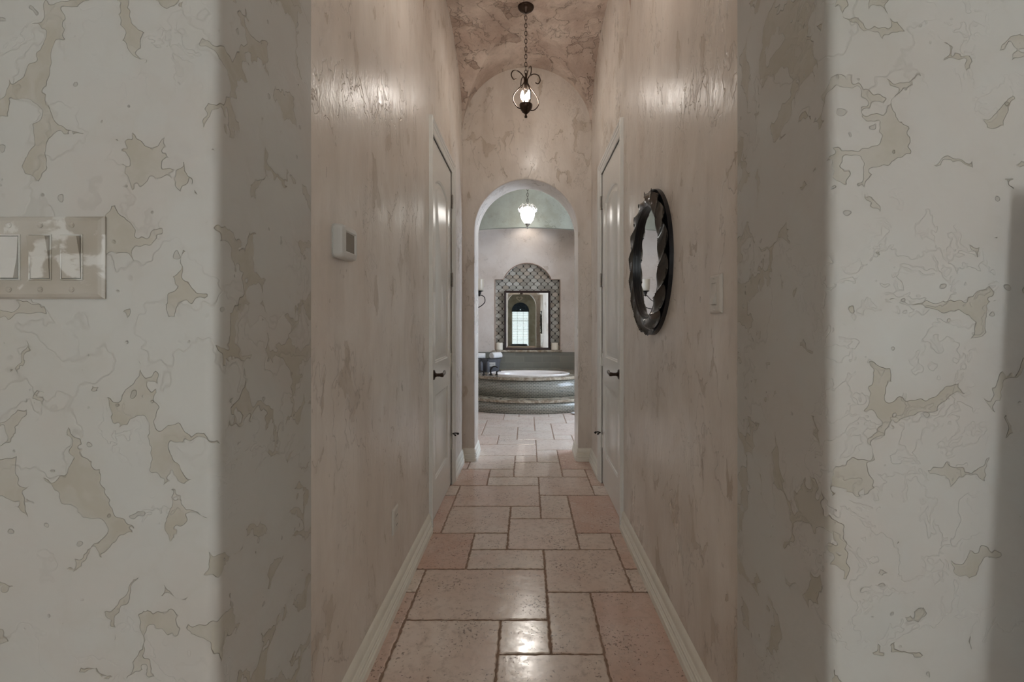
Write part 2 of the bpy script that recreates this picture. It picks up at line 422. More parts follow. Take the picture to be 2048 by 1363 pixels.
# ---------------------------------------------------------------- walls with arched openings
def arch_wall(name, y0, y1, x0, x1, ztop, r0, r1, mat):
    P, NN = [], []
    def add(x, z, nx, nz): P.append((x, z)); NN.append((nx, nz))
    for z in (0, .7, 1.4): add(XC-HW, z, -1, 0)
    for i in range(49):
        a = PI-PI*i/48; add(XC+HW*math.cos(a), SPR+HW*math.sin(a), math.cos(a), math.sin(a))
    for z in (1.4, .7, 0): add(XC+HW, z, 1, 0)
    bm = bmesh.new()
    def ring(o_, y): return [(p[0]+n_[0]*o_, y, p[1]+n_[1]*o_) for p, n_ in zip(P, NN)]
    K = 6
    specs = [(r0*(1-math.sin(PI/2*k/K)), y0+r0*(1-math.cos(PI/2*k/K))) for k in range(K+1)] + \
            [(r1*(1-math.cos(PI/2*k/K)), y1-r1*(1-math.sin(PI/2*k/K))) for k in range(K+1)]
    rings = []
    for i, (o_, y) in enumerate(specs):
        rp = ring(o_, y)
        if i in (0, len(specs)-1):
            outer = [(x1, y, 0), (x1, y, ztop), (x0, y, ztop), (x0, y, 0)]
            vs = fill(bm, [rp+outer], normal=(0, -1 if i == 0 else 1, 0))[0]; rings.append(vs[:len(rp)])
            if i == 0: fo = vs[len(rp):]
            else: bo = vs[len(rp):]
        else: rings.append([bm.verts.new(p) for p in rp])
    for a, b_ in zip(rings, rings[1:]): bridge(bm, a, b_, False)
    bridge(bm, fo, bo, False)
    return tag(obj(name, bm, mat, smooth=50), kind='structure')
arch_wall('wall_front', Y0, Y1, -ROOM_X, ROOM_X, ROOM_Z+.5, .017, .006, 'plaster_front')
arch_wall('wall_back', Y2, Y3, -BR, BR, 3.7, .010, .010, 'plaster_hall')

# hall side walls, their tops follow the cross vaults
BAYS = [(Y1, (Y1+Y2)/2), ((Y1+Y2)/2, Y2)]
def side_wall(name, sx, door):
    pts = [(Y1, 0)]
    d0, d1, dz = door
    pts += [(d0, 0), (d0, dz), (d1, dz), (d1, 0), (Y2, 0)]
    for (a, b_) in reversed(BAYS):
        c_, h_ = (a+b_)/2, (b_-a)/2
        for i in range(33):
            t = PI*i/32; pts.append((c_+h_*math.cos(t), VS+XW*math.sin(t)))
    # drop repeated point between bays
    q = [pts[0]]
    for p in pts[1:]:
        if (Vector(p)-Vector(q[-1])).length > 1e-5: q.append(p)
    bm = bmesh.new(); fill(bm, [[(sx*XW, p[0], p[1]) for p in q]], normal=(-sx, 0, 0))
    for f in bm.faces: f.normal_update()
    bm2 = bm
    r_ = bmesh.ops.extrude_face_region(bm2, geom=list(bm2.faces))
    for g_ in r_['geom']:
        if isinstance(g_, bmesh.types.BMVert): g_.co.x += sx*.12
    return tag(obj(name, bm2, 'plaster_hall'), kind='structure')
DL = (2.86, 3.61, 2.395); DR = (2.90, 3.65, 2.395)
side_wall('wall_left', -1, DL); side_wall('wall_right', 1, DR)

# groin vault of two bays
bm = bmesh.new()
for (a, b_) in BAYS:
    c_, h_ = (a+b_)/2, (b_-a)/2; n1, n2 = 40, 10
    for s in (-1, 1):
        rows = []
        for i in range(n1+1):
            ph = PI*i/n1; x = XW*math.cos(ph); z = VS+XW*math.sin(ph); e = abs(math.cos(ph))
            rows.append([bm.verts.new((x, c_+s*h_*(e+(1-e)*k/n2), z)) for k in range(n2+1)])
        for r1_, r2_ in zip(rows, rows[1:]):
            for k in range(n2): bm.faces.new((r1_[k], r1_[k+1], r2_[k+1], r2_[k]))
        rows = []
        for i in range(n1+1):
            ph = PI*i/n1; y = c_+h_*math.cos(ph); z = VS+XW*math.sin(ph); e = abs(math.cos(ph))
            rows.append([bm.verts.new((s*XW*(e+(1-e)*k/n2), y, z)) for k in range(n2+1)])
        for r1_, r2_ in zip(rows, rows[1:]):
            for k in range(n2): bm.faces.new((r1_[k], r1_[k+1], r2_[k+1], r2_[k]))
bmesh.ops.remove_doubles(bm, verts=bm.verts, dist=1e-4)
bmesh.ops.recalc_face_normals(bm, faces=bm.faces)
ceil = tag(obj('ceiling', bm, 'plaster_vault', smooth=28), kind='structure')

# bedroom behind the camera
def wall_rect_hole(name, outer, holes, axis, pos, depth, mat, reveal=True):
    """axis 'y': points are (x,z) in plane y=pos ; axis 'x': points are (y,z) in plane x=pos; holes get reveals of given depth"""
    f3 = (lambda p, d: (p[0], pos+d, p[1])) if axis == 'y' else (lambda p, d: (pos+d, p[0], p[1]))
    bm = bmesh.new()
    nv = (0, 1, 0) if axis == 'y' else (1, 0, 0)
    vs = fill(bm, [[f3(p, 0) for p in outer]]+[[f3(p, 0) for p in hl] for hl in holes], normal=nv)
    for hv, hl in zip(vs[1:], holes):
        b_ = [bm.verts.new(f3(p, depth)) for p in hl]; bridge(bm, hv, b_)
    return tag(obj(name, bm, mat), kind='structure')
def arch_poly(xc, hw, z0, spring, n=24):
    return [(xc-hw, z0), (xc+hw, z0)]+[(xc+hw*math.cos(PI*i/n), spring+hw*math.sin(PI*i/n)) for i in range(n+1)]
W1 = arch_poly(.04, .395, .55, 2.36); W2 = arch_poly(2.95, .40, .55, 2.36); W4 = arch_poly(-2.1, .48, .45, 2.30)
wall_rect_hole('wall_bedroom', [(-ROOM_X, 0), (ROOM_X, 0), (ROOM_X, ROOM_Z), (-ROOM_X, ROOM_Z)], [W1, W2, W4], 'y', ROOM_Y, -.12, 'plaster_green')
bm = B_(-ROOM_X-.1, -ROOM_X, ROOM_Y-.1, Y0, 0, ROOM_Z); tag(obj('wall_bedroom_left', bm, 'plaster_bath'), kind='structure')
bm = B_(ROOM_X, ROOM_X+.1, ROOM_Y-.1, Y0, 0, ROOM_Z); tag(obj('wall_bedroom_right', bm, 'plaster_bath'), kind='structure')
bm = B_(-ROOM_X-.1, ROOM_X+.1, ROOM_Y-.12, Y0, ROOM_Z, ROOM_Z+.08); tag(obj('ceiling_bedroom', bm, 'ceiling'), kind='structure')

def window(name, poly, xc, hw, z0, spring, glow, fan):
    t = empty(name, (xc, ROOM_Y, z0), kind='structure')
    L = lambda x, z: (x-xc, z-z0)
    bm = bmesh.new()
    a = [bm.verts.new((L(*p)[0], -.10, L(*p)[1])) for p in poly]; bm.faces.new(a)
    obj('pane', bm, glow, t)
    bm = bmesh.new()
    outer = arch_poly(0, hw, 0, spring-z0); inner = arch_poly(0, hw-.035, .035, spring-z0)
    for y, n_ in ((-.085, -1), (-.045, 1)): pass
    vo = fill(bm, [[(p[0], -.045, p[1]) for p in outer], [(p[0], -.045, p[1]) for p in inner]], normal=(0, 1, 0))
    bk = [[bm.verts.new((v_.co.x, -.09, v_.co.z)) for v_ in l] for l in vo]
    bridge(bm, vo[0], bk[0]); bridge(bm, vo[1], bk[1])
    H = spring-z0
    for x in (-hw/3, hw/3): box(bm, x-.008, x+.008, -.095, -.075, .03, H)
    for z in (H*.27, H*.52, H*.76): box(bm, -hw+.03, hw-.03, -.095, -.075, z-.008, z+.008)
    box(bm, -hw+.03, hw-.03, -.095, -.06, H-.02, H+.02)
    obj('window_frame', bm, 'plastic', t)
    bm = bmesh.new()
    n_ = int((H-.05)/.05)
    for i in range(n_):
        z = .03+i*.05
        vs_ = [bm.verts.new(p) for p in ((-hw+.01, -.035, z), (hw-.01, -.035, z), (hw-.01, .005, z+.016), (-hw+.01, .005, z+.016))]
        bm.faces.new(vs_)
    o = obj('blind', bm, 'plastic', t)
    md = o.modifiers.new('thick', 'SOLIDIFY'); md.thickness = .002
    if fan:
        bm = bmesh.new(); n2 = 72; rim = []; inn = []
        for i in range(n2+1):
            a_ = PI*i/n2; y = .012 if i % 2 else -.012
            rim.append(bm.verts.new(((hw-.004)*math.cos(a_), y-.01, H+.05+(hw-.04)*math.sin(a_))))
            inn.append(bm.verts.new((.03*math.cos(a_), y*.3, H+.05+.03*math.sin(a_))))
        bridge(bm, rim, inn, False)
        o = obj('fan_shade', bm, 'sheer', t); o.modifiers.new('thick', 'SOLIDIFY').thickness = .003
        obj('fan_band', B_(-hw+.002, hw-.002, -.02, .012, H-.03, H+.055, bev=.005), 'fabric_dark', o)
    return t
window('window_1', W1, .04, .395, .55, 2.36, 'day_soft', True)
window('window_2', W2, 2.95, .40, .55, 2.36, 'day_side', False)
window('fill_window', W4, -2.1, .48, .45, 2.30, 'day_fill', False)  # added window, never in view, throws light down the hall

# heart above the bedroom window, seen in the niche mirror
bm = bmesh.new(); hp = []
for i in range(48):
    t_ = 2*PI*i/48; hp.append((.0125*16*math.sin(t_)**3, .0125*(13*math.cos(t_)-5*math.cos(2*t_)-2*math.cos(3*t_)-math.cos(4*t_))))
hin = [(p[0]*.62, p[1]*.62-.005) for p in hp]
vs = fill(bm, [[(p[0], .03, p[1]) for p in hp], [(p[0], .03, p[1]) for p in hin]], normal=(0, 1, 0))
bk = [[bm.verts.new((v_.co.x, .004, v_.co.z)) for v_ in l] for l in vs]
bridge(bm, vs[0], bk[0]); bridge(bm, vs[1], bk[1])
hrt = obj('heart_ornament', bm, 'plastic_warm', smooth=30, loc=(.0, ROOM_Y, 2.93)); hrt.scale = (.75, 1, .62)
tag(hrt, 'pale wire heart hung above the arched window, seen in the framed mirror', 'ornament')

# armchair by the bedroom window (dark shape low in the niche mirror)
ac = empty('armchair', (-.10, -4.55, 0), (0, 0, R(12)), label='dark teal armchair under the window, seen in the framed mirror', cat='chair')
obj('seat', B_(-.36, .36, -.36, .36, .20, .46, bev=.05, seg=3), 'fabric_dark', ac, 40)
obj('backrest', B_(-.38, .38, -.44, -.28, .20, .88, bev=.06, seg=3), 'fabric_dark', ac, 40)
for s in (-1, 1):
    obj('armrest', B_(s*.40-.07, s*.40+.07, -.40, .34, .14, .64, bev=.05, seg=3), 'fabric_dark', ac, 40)
    for yy in (-.34, .28):
        obj('leg', B_(s*.34-.02, s*.34+.02, yy-.02, yy+.02, 0, .20), 'dark_wood', ac)

# tall framed panel leaning on the near wall just outside the frame, its shadow falls on the wall
lp = empty('leaning_panel', (0, 0, 0), label='tall framed panel leaning on wall just past the right edge, seen only as shadow', cat='panel')
def lean_box(x0, x1, s0, s1, t0, t1, name, mat):
    L, base, top = 1.43, .27, .042
    ang = math.atan2(base-top, L)
    bm = bmesh.new(); box(bm, x0, x1, -t1, -t0, s0, s1)
    bmesh.ops.rotate(bm, verts=bm.verts, cent=(0, 0, 0), matrix=Matrix.Rotation(-ang, 3, 'X'))
    bmesh.ops.translate(bm, verts=bm.verts, vec=(0, Y0-base, 0.004))
    obj(name, bm, mat, lp)
LL = 1.45
lean_box(.768, 1.35, .03, LL-.02, .004, .016, 'backing', 'dark_wood')
lean_box(.757, .815, 0, LL, 0, .024, 'frame', 'dark_wood'); lean_box(1.31, 1.36, 0, LL, 0, .024, 'frame', 'dark_wood')
lean_box(.815, 1.31, LL-.05, LL, 0, .024, 'frame', 'dark_wood'); lean_box(.815, 1.31, 0, .05, 0, .024, 'frame', 'dark_wood')

# ---------------------------------------------------------------- bathroom shell
bm = bmesh.new(); box(bm, -BR-.1, -BR, Y3, YH+.2, 0, 3.7); tag(obj('wall_bathroom_left', bm, 'plaster_bath'), kind='structure')
W3 = [(4.95, .9), (6.35, .9), (6.35, 2.5), (4.95, 2.5)]
wall_rect_hole('wall_bathroom_right', [(Y3, 0), (YH, 0), (YH, 3.7), (Y3, 3.7)], [W3], 'x', BR, .12, 'plaster_bath')
t = empty('window_3', (BR+.10, 5.65, .9), kind='structure')
obj('pane', B_(0, .01, -.70, .70, 0, 1.6), 'day_bath', t)
bm = bmesh.new()
for z in (0, .78, 1.56): box(bm, -.05, -.01, -.70, .70, z, z+.04)
for y in (-.70, -.02, .66): box(bm, -.052, -.012, y, y+.04, .0, 1.6)
obj('window_frame', bm, 'plastic', t)
tag(obj('ceiling_bathroom', B_(-BR-.1, BR+.1, Y2+.1, YH+.1, 3.45, 3.55), 'ceiling'), kind='structure')
# header with a slightly bowed lower edge and its side piers
pts = [(-BR, 0), (-AW, 0)]
HZ = 2.585
for i in range(33):
    x = -AW+2*AW*i/32; pts.append((x, HZ+.075*(1-(x/AW)**2)))
pts += [(AW, 0), (BR, 0), (BR, 3.6), (-BR, 3.6)]
bm = bmesh.new(); vs = fill(bm, [[(p[0], YH, p[1]) for p in pts]], normal=(0, -1, 0))[0]
bk = [bm.verts.new((v_.co.x, YH+.07, v_.co.z)) for v_ in vs]; bridge(bm, vs, bk)
tag(obj('wall_alcove_header', bm, 'plaster_green', smooth=30), kind='structure')
tag(obj('ceiling_alcove', B_(-AW-.1, AW+.1, YH+.07, YB+.1, 2.98, 3.05), 'ceiling'), kind='structure')
tag(obj('wall_alcove_left', B_(-AW-.1, -AW, YH+.07, YB+.02, 0, 3.0), 'plaster_bath'), kind='structure')
tag(obj('wall_alcove_right', B_(AW, AW+.1, YH+.07, YB+.02, 0, 3.0), 'plaster_bath'), kind='structure')
# back wall with the tiled niche
NX0, NX1, NZ0, NZS, NZT = -.531, .548, .765, 1.97, 2.24
ax, aw = .006, .397; rise = NZT-NZS; rad = (aw*aw+rise*rise)/(2*rise); a0 = math.asin(aw/rad)
niche = [(NX0, NZ0), (NX1, NZ0), (NX1, NZS), (ax+aw, NZS)]
niche += [(ax+rad*math.sin(a0-2*a0*i/24), NZT-rad+rad*math.cos(a0-2*a0*i/24)) for i in range(1, 24)]
niche += [(ax-aw, NZS), (NX0, NZS)]
wall_rect_hole('wall_alcove_back', [(-AW, .765), (-AW, 3.0), (AW, 3.0), (AW, .765), (NX1+.001, .7649), (NX0-.001, .7649)][:4], [[(p[0], max(p[1], .766)) for p in niche]], 'y', YB, .13, 'plaster_bath')
bm = bmesh.new(); vv = [bm.verts.new((p[0], YB+.13, p[1])) for p in [(NX0-.02, .7), (NX1+.02, .7), (NX1+.02, NZT+.02), (NX0-.02, NZT+.02)]]; bm.faces.new(vv)
tag(obj('wall_niche', bm, 'lantern'), kind='structure')
# thin dark rim trim round the niche
bm = bmesh.new()
tube(bm, [(p[0], YB-.001, p[1]) for p in [(NX0, .81)]+list(reversed(niche[3:]))[0:1]+list(reversed(niche[3:-1]))+[(NX1, NZS), (NX1, .81)]], .006, 6)
tag(obj('trim_1', bm, 'grout'), kind='structure')
# glass tile backsplash
def uvbox(name, x0, x1, y, z0, z1, th, mat):
    bm = bmesh.new(); uvl = bm.loops.layers.uv.new('UVMap')
    box(bm, x0, x1, y, y+th, z0, z1)
    for f in bm.faces:
        for lp_ in f.loops: lp_[uvl].uv = (lp_.vert.co.x+5, lp_.vert.co.z)
    return obj(name, bm, mat)
tag(uvbox('wall_backsplash', -AW, AW, YB-.012, .48, .765, .03, 'glass_tile'), kind='structure')

# ---------------------------------------------------------------- tub surround
TC = (.05, 7.45)
def arc(ax_, ay_, n=64):
    out = []
    for i in range(n+1):
        a = PI+PI*i/n; out.append((TC[0]+ax_*math.cos(a), TC[1]+ay_*math.sin(a)))
    return out
def tub_poly(ax_, ay_):
    P = [(max(-AW, min(AW, x)), y) for x, y in arc(ax_, ay_)]
    q = [P[0]]
    for p in P[1:]:
        if (Vector(p)-Vector(q[-1])).length > .004: q.append(p)
    return q
tub = empty('bathtub_surround', (TC[0], TC[1], 0), label='curved two-step tub surround of grey glass mosaic with granite ledges', cat='bathtub')
def riser(name, ax_, ay_, z0, z1):
    P = tub_poly(ax_, ay_); bm = bmesh.new(); uvl = bm.loops.layers.uv.new('UVMap'); L = 0
    lo = []; hi = []; ls = []
    for i, p in enumerate(P):
        if i: L += (Vector(p)-Vector(P[i-1])).length
        ls.append(L+5); lo.append(bm.verts.new((p[0]-TC[0], p[1]-TC[1], z0))); hi.append(bm.verts.new((p[0]-TC[0], p[1]-TC[1], z1)))
    for i in range(len(P)-1):
        f = bm.faces.new((lo[i], lo[i+1], hi[i+1], hi[i]))
        for lp_, uv in zip(f.loops, ((ls[i], z0), (ls[i+1], z0), (ls[i+1], z1), (ls[i], z1))): lp_[uvl].uv = uv
    o = obj(name, bm, 'mosaic', tub, 30); o.modifiers.new('t', 'SOLIDIFY').thickness = -.01
    return o
def slab(name, ax_, ay_, z0, z1, hole=None):
    P = tub_poly(ax_, ay_)
    P = [(x, y) for x, y in P]+[(min(AW, TC[0]+ax_) if abs(P[-1][0]) >= AW-.001 else P[-1][0], YB-.012), (P[0][0], YB-.012)]
    bm = bmesh.new(); loops = [[(x-TC[0], y-TC[1], z1) for x, y in P]]
    if hole:
        hx, hy, ha, hb = hole; loops.append([(hx-TC[0]+ha*math.cos(2*PI*i/64), hy-TC[1]+hb*math.sin(2*PI*i/64), z1) for i in range(64)])
    vs = fill(bm, loops, normal=(0, 0, 1))
    for l in vs:
        e = [bm.verts.new((v_.co.x, v_.co.y, z0)) for v_ in l]; bridge(bm, l, e)
    return obj(name, bm, 'granite', tub, 30)
riser('lower_riser', 1.22, 1.04, 0, .155)
slab('step_ledge', 1.245, 1.065, .155, .19)
riser('upper_riser', 1.0, .84, .19, .44)
HOLE = (.03, 7.13, .60, .33)
slab('deck', 1.035, .875, .44, .48, HOLE)
bm = bmesh.new()
prof = [(1.0, .484), (.86, .486), (.80, .482), (.785, .47), (.76, .38), (.72, .22), (.6, .12), (.3, .10), (0, .10)]
lathe(bm, [(r_, z) for r_, z in prof], 64, Matrix.Translation((HOLE[0]-TC[0], HOLE[1]-TC[1], 0)) @ Matrix.Diagonal((HOLE[2]+.02, HOLE[3]+.02, 1, 1)), cap=False)
obj('basin', bm, 'porcelain', tub, 60)
bm = bmesh.new(); ring = [(HOLE[0]-TC[0]+(HOLE[2]+.005)*math.cos(2*PI*i/64), HOLE[1]-TC[1]+(HOLE[3]+.005)*math.sin(2*PI*i/64), .484) for i in range(64)]
tube(bm, ring+[ring[0]], .012, 8, closed=False); obj('basin_rim', bm, 'porcelain', tub, 60)

# niche sill
tag(obj('trim_2', B_(NX0-.03, NX1+.03, YB-.045, YB+.125, .765, .80, bev=.004), 'granite'), kind='structure')

# framed mirror leaning in the niche
fm = empty('framed_mirror', (.004, YB+.030, .8015), (R(-1.2), 0, R(.73)), label='rectangular mirror in a dark wood frame standing in the tiled niche', cat='mirror')
Wm, Hm, fw = .77, .985, .036
bm = bmesh.new(); prof = [(0, .012), (0, -.012), (.006, -.018), (.020, -.016), (.030, -.008), (fw, -.006), (fw, .012)]
rings = []
for o_, y in prof:
    rings.append([bm.verts.new(p) for p in ((-Wm/2+o_, y, o_), (Wm/2-o_, y, o_), (Wm/2-o_, y, Hm-o_), (-Wm/2+o_, y, Hm-o_))])
for a, b_ in zip(rings, rings[1:]): bridge(bm, a, b_)
obj('frame', bm, 'dark_wood', fm)
bm = bmesh.new(); bv = .028
o1 = [bm.verts.new(p) for p in ((-Wm/2+fw, -.0045, fw), (Wm/2-fw, -.0045, fw), (Wm/2-fw, -.0045, Hm-fw), (-Wm/2+fw, -.0045, Hm-fw))]
o2 = [bm.verts.new(p) for p in ((-Wm/2+fw+bv, -.0055, fw+bv), (Wm/2-fw-bv, -.0055, fw+bv), (Wm/2-fw-bv, -.0055, Hm-fw-bv), (-Wm/2+fw+bv, -.0055, Hm-fw-bv))]
bridge(bm, o1, o2); bm.faces.new(o2)
o3 = [bm.verts.new((v_.co.x, .006, v_.co.z)) for v_ in o1]; bridge(bm, o1, o3); bm.faces.new(o3)
obj('glass', bm, 'mirror', fm)

def pillar_candle(x, label):
    t = empty('pillar_candle', (x, YB+.035, .8005), label=label, cat='candle', group='pillar candles on the niche sill')
    bm = bmesh.new(); lathe(bm, [(0, 0), (.058, 0), (.061, .003), (.061, .112), (.058, .118), (.052, .119), (.045, .112), (0, .110)], 32)
    obj('wax', bm, 'wax', t, 40)
    bm = bmesh.new(); tube(bm, [(0, 0, .108), (.001, 0, .118), (.003, 0, .124)], .0012, 6); obj('wick', bm, 'black', t)
pillar_candle(-.462, 'ivory pillar candle on the niche sill between towels and framed mirror')
pillar_candle(.464, 'ivory pillar candle on the sill at the bare end away from the towels')

# faucet set on the tub deck
fc = empty('tub_faucet', (-.53, 6.91, .48), label='dark bronze gooseneck tub faucet on the granite deck before the grey tub', cat='faucet')
bm = bmesh.new(); lathe(bm, [(0, 0), (.028, 0), (.028, .006), (.018, .014), (.015, .03), (0, .03)], 24)
tube(bm, smooth_path([(0, 0, .02), (-.005, 0, .07), (.02, .01, .115), (.06, .02, .128), (.095, .03, .108)], 8), lambda t_: .013-.003*t_, 12)
obj('spout', bm, 'dark_metal', fc, 50)
for s in (-1, 1):
    bm = bmesh.new(); lathe(bm, [(0, 0), (.024, 0), (.022, .01), (.012, .02), (.011, .05), (.014, .055), (0, .06)], 20, Matrix.Translation((s*.095-.01, 0, 0)))
    tube(bm, [(s*.095-.01, 0, .052), (s*.095-.01+s*.03, -.01, .060), (s*.095-.01+s*.065, -.02, .062)], .007, 8)
    obj('handle', bm, 'dark_metal', fc, 50)

# metal tub with towels
tb = empty('towel_bucket', (-.61, 7.50, .481), (0, 0, R(4)), label='slate grey metal bucket with a white tag holding rolled towels', cat='bucket')
def oval_lathe(prof, squash=(1, 1), seg=40):
    bm = bmesh.new(); lathe(bm, prof, seg, squash=squash, cap=False); return bm
bm = oval_lathe([(0, .0), (.155, .0), (.158, .006), (.195, .185), (.201, .187), (.201, .194), (.190, .194), (.152, .012), (0, .010)], (1, .72))
obj('body', bm, 'slate_paint', tb, 40)
obj('label_tag', B_(-.005, .105, -.146, -.139, .085, .15, bev=.002), 'plastic', tb)
bm = bmesh.new()
tube(bm, [(.015, -.148, .11), (.02, -.148, .13), (.028, -.148, .108), (.036, -.148, .126), (.042, -.148, .11)], .002, 5)
tube(bm, [(.055, -.148, .12), (.09, -.148, .122)], .002, 5); tube(bm, [(.055, -.148, .107), (.08, -.148, .107)], .002, 5)
obj('tag_writing', bm, 'slate_paint', tb)
def towel(x, y, z, r_, L, rz, label):
    bm = bmesh.new(); n = 60; turns = 2.6; th = r_/turns*.92
    prof = []
    for i in range(n+1):
        a = 2*PI*turns*i/n; q = r_*(.12+.88*i/n); prof.append((q*math.cos(a), q*math.sin(a)))
    rings = []
    for k in range(9):
        xx = -L/2+L*k/8; sc = 1-.06*(abs(k-4)/4)**3
        rings.append([bm.verts.new((xx, p[0]*sc, p[1]*sc)) for p in prof])
    for a_, b_ in zip(rings, rings[1:]): bridge(bm, a_, b_, False)
    o = obj('rolled_towel', bm, 'towel', None, 60, (x, y, z), (0, 0, rz))
    md = o.modifiers.new('t', 'SOLIDIFY'); md.thickness = th*.72; md.offset = -1
    tag(o, label, 'towel', 'rolled towels in the grey bucket')
towel(-.50, 7.50, .727, .062, .20, R(50), 'rolled white towel in the bucket, nearer the mirror, its coiled end showing')
towel(-.755, 7.50, .720, .056, .18, R(8), 'rolled white towel in the bucket, half cut off by the arch jamb')
for x, lb in ((-.715, 'small dark pump bottle before the half-hidden towel'), (-.612, 'small dark pump bottle before the coiled white towel')):
    t = empty('pump_bottle', (x, 7.325, .4805), label=lb, cat='bottle', group='pump bottles by the towel bucket')
    bm = bmesh.new(); lathe(bm, [(0, 0), (.026, 0), (.028, .004), (.028, .13), (.020, .155), (.011, .16), (.011, .172), (0, .172)], 20); obj('body', bm, 'slate_paint', t, 40)
    bm = bmesh.new(); lathe(bm, [(0, .172), (.013, .172), (.013, .187), (.004, .188), (.004, .205), (.012, .206), (.012, .216), (0, .217)], 16)
    tube(bm, [(0, 0, .211), (.0, -.03, .21)], .004, 6); obj('pump', bm, 'black', t, 40)

# wall sconce on the alcove's side wall
def sconce():
    t = empty('wall_sconce', (-AW, 7.45, 1.58), label='iron scroll sconce with a candle glass beside the tiled niche', cat='sconce')
    bm = bmesh.new(); lathe(bm, [(0, 0), (.045, 0), (.045, .008), (.02, .02), (0, .022)], 24, Matrix.Translation((0, 0, .02)) @ Matrix.Rotation(PI/2, 4, 'Y') @ Matrix.Diagonal((1.5, 1, 1, 1)))
    obj('wall_plate', bm, 'dark_metal', t, 40)
    bm = bmesh.new()
    tube(bm, smooth_path([(.02, 0, -.14), (.06, 0, -.18), (.09, 0, -.15), (.07, 0, -.12), (.045, 0, -.14)], 8), .006, 8)
    tube(bm, smooth_path([(.02, 0, -.14), (.12, 0, -.12), (.30, 0, -.10), (.42, 0, -.02), (.43, 0, .06), (.395, 0, .10), (.35, 0, .11)], 10), .007, 8)
    tube(bm, smooth_path([(.345, 0, .13), (.31, 0, .09), (.25, 0, .03), (.20, 0, .01), (.17, 0, .05), (.21, 0, .08), (.23, 0, .05)], 8), .006, 8)
    tube(bm, smooth_path([(.015, 0, .03), (.10, 0, .04), (.16, 0, .03), (.20, 0, .01)], 8), .007, 8)
    obj('scroll_arm', bm, 'dark_metal', t, 50)
    bm = bmesh.new(); lathe(bm, [(0, .09), (.014, .09), (.018, .12), (.030, .14), (.028, .155), (.060, .170), (.066, .176), (0, .178)], 24, Matrix.Translation((.345, 0, 0))); obj('cup', bm, 'dark_metal', t, 50)
    bm = bmesh.new(); lathe(bm, [(.050, .178), (.066, .20), (.069, .25), (.070, .345), (.074, .36), (.071, .36), (.066, .345), (.065, .25), (.062, .20), (.048, .18)], 32, Matrix.Translation((.345, 0, 0)), cap=False); obj('glass_shade', bm, 'frost', t, 60)
    bm = bmesh.new(); lathe(bm, [(0, .179), (.042, .179), (.044, .30), (.040, .305), (0, .303)], 24, Matrix.Translation((.345, 0, 0))); obj('candle', bm, 'wax', t, 50)
sconce()

# bath mat by the step
bm = bmesh.new(); box(bm, -.32, .32, -.22, .22, .0, .022, bev=.009, seg=3)
tag(obj('bath_mat', bm, 'mat_white', None, 40, (.987, 6.41, 0.001), (0, 0, R(30))), 'corner of a white bath mat on the floor beside the tub step', 'mat')

# ---------------------------------------------------------------- baseboards (ribbed profile)
BP = [(0, 0), (.024, 0), (.024, .028), (.018, .033), (.018, .040), (.022, .044), (.018, .048), (.018, .058), (.013, .062), (.013, .068), (.017, .072), (.012, .077), (.011, .090), (.011, .096), (.006, .108), (.0, .116)]
def baseboard(name, path):
    """path in plan, wall on the left-hand side of travel"""
    bm = bmesh.new(); n = len(path); rings = []
    for i, p in enumerate(path):
        p = Vector(p); d1 = (p-Vector(path[i-1])).normalized() if i else None
        d2 = (Vector(path[i+1])-p).normalized() if i < n-1 else None
        n1 = Vector((d1.y, -d1.x)) if d1 else None; n2 = Vector((d2.y, -d2.x)) if d2 else None
        if n1 and n2: nn = (n1+n2); nn = nn/(nn.dot(n1))
        else: nn = n1 or n2
        rings.append([bm.verts.new((p.x+nn.x*t_, p.y+nn.y*t_, z)) for t_, z in BP])
    for a, b_ in zip(rings, rings[1:]): bridge(bm, a, b_, True)
    bm.faces.new(rings[0]); bm.faces.new(rings[-1])
    return tag(obj(name, bm, 'trim', smooth=25), kind='structure')
CL, CR = (2.78, 3.69), (2.82, 3.73)
baseboard('baseboard_left', [(-XW, Y1), (-XW, CL[0])])
JL, JR = XC-HW, XC+HW
def rnd_corner(cx, cy, r_, a0_, a1_, n=4): return [(cx+r_*math.cos(R(a0_+(a1_-a0_)*i/n)), cy+r_*math.sin(R(a0_+(a1_-a0_)*i/n))) for i in range(n+1)]
baseboard('baseboard_back_left', [(-XW, CL[1]), (-XW, Y2)]+rnd_corner(JL-.01, Y2+.01, .01, -90, 0)+rnd_corner(JL-.01, Y3-.01, .01, 0, 90)[:3])
baseboard('baseboard_right', [(XW, CR[0]), (XW, Y1)])
baseboard('baseboard_back_right', list(reversed([(XW, CR[1]), (XW, Y2)]+rnd_corner(JR+.01, Y2+.01, .01, 270, 180)+rnd_corner(JR+.01, Y3-.01, .01, 180, 90)[:3])))

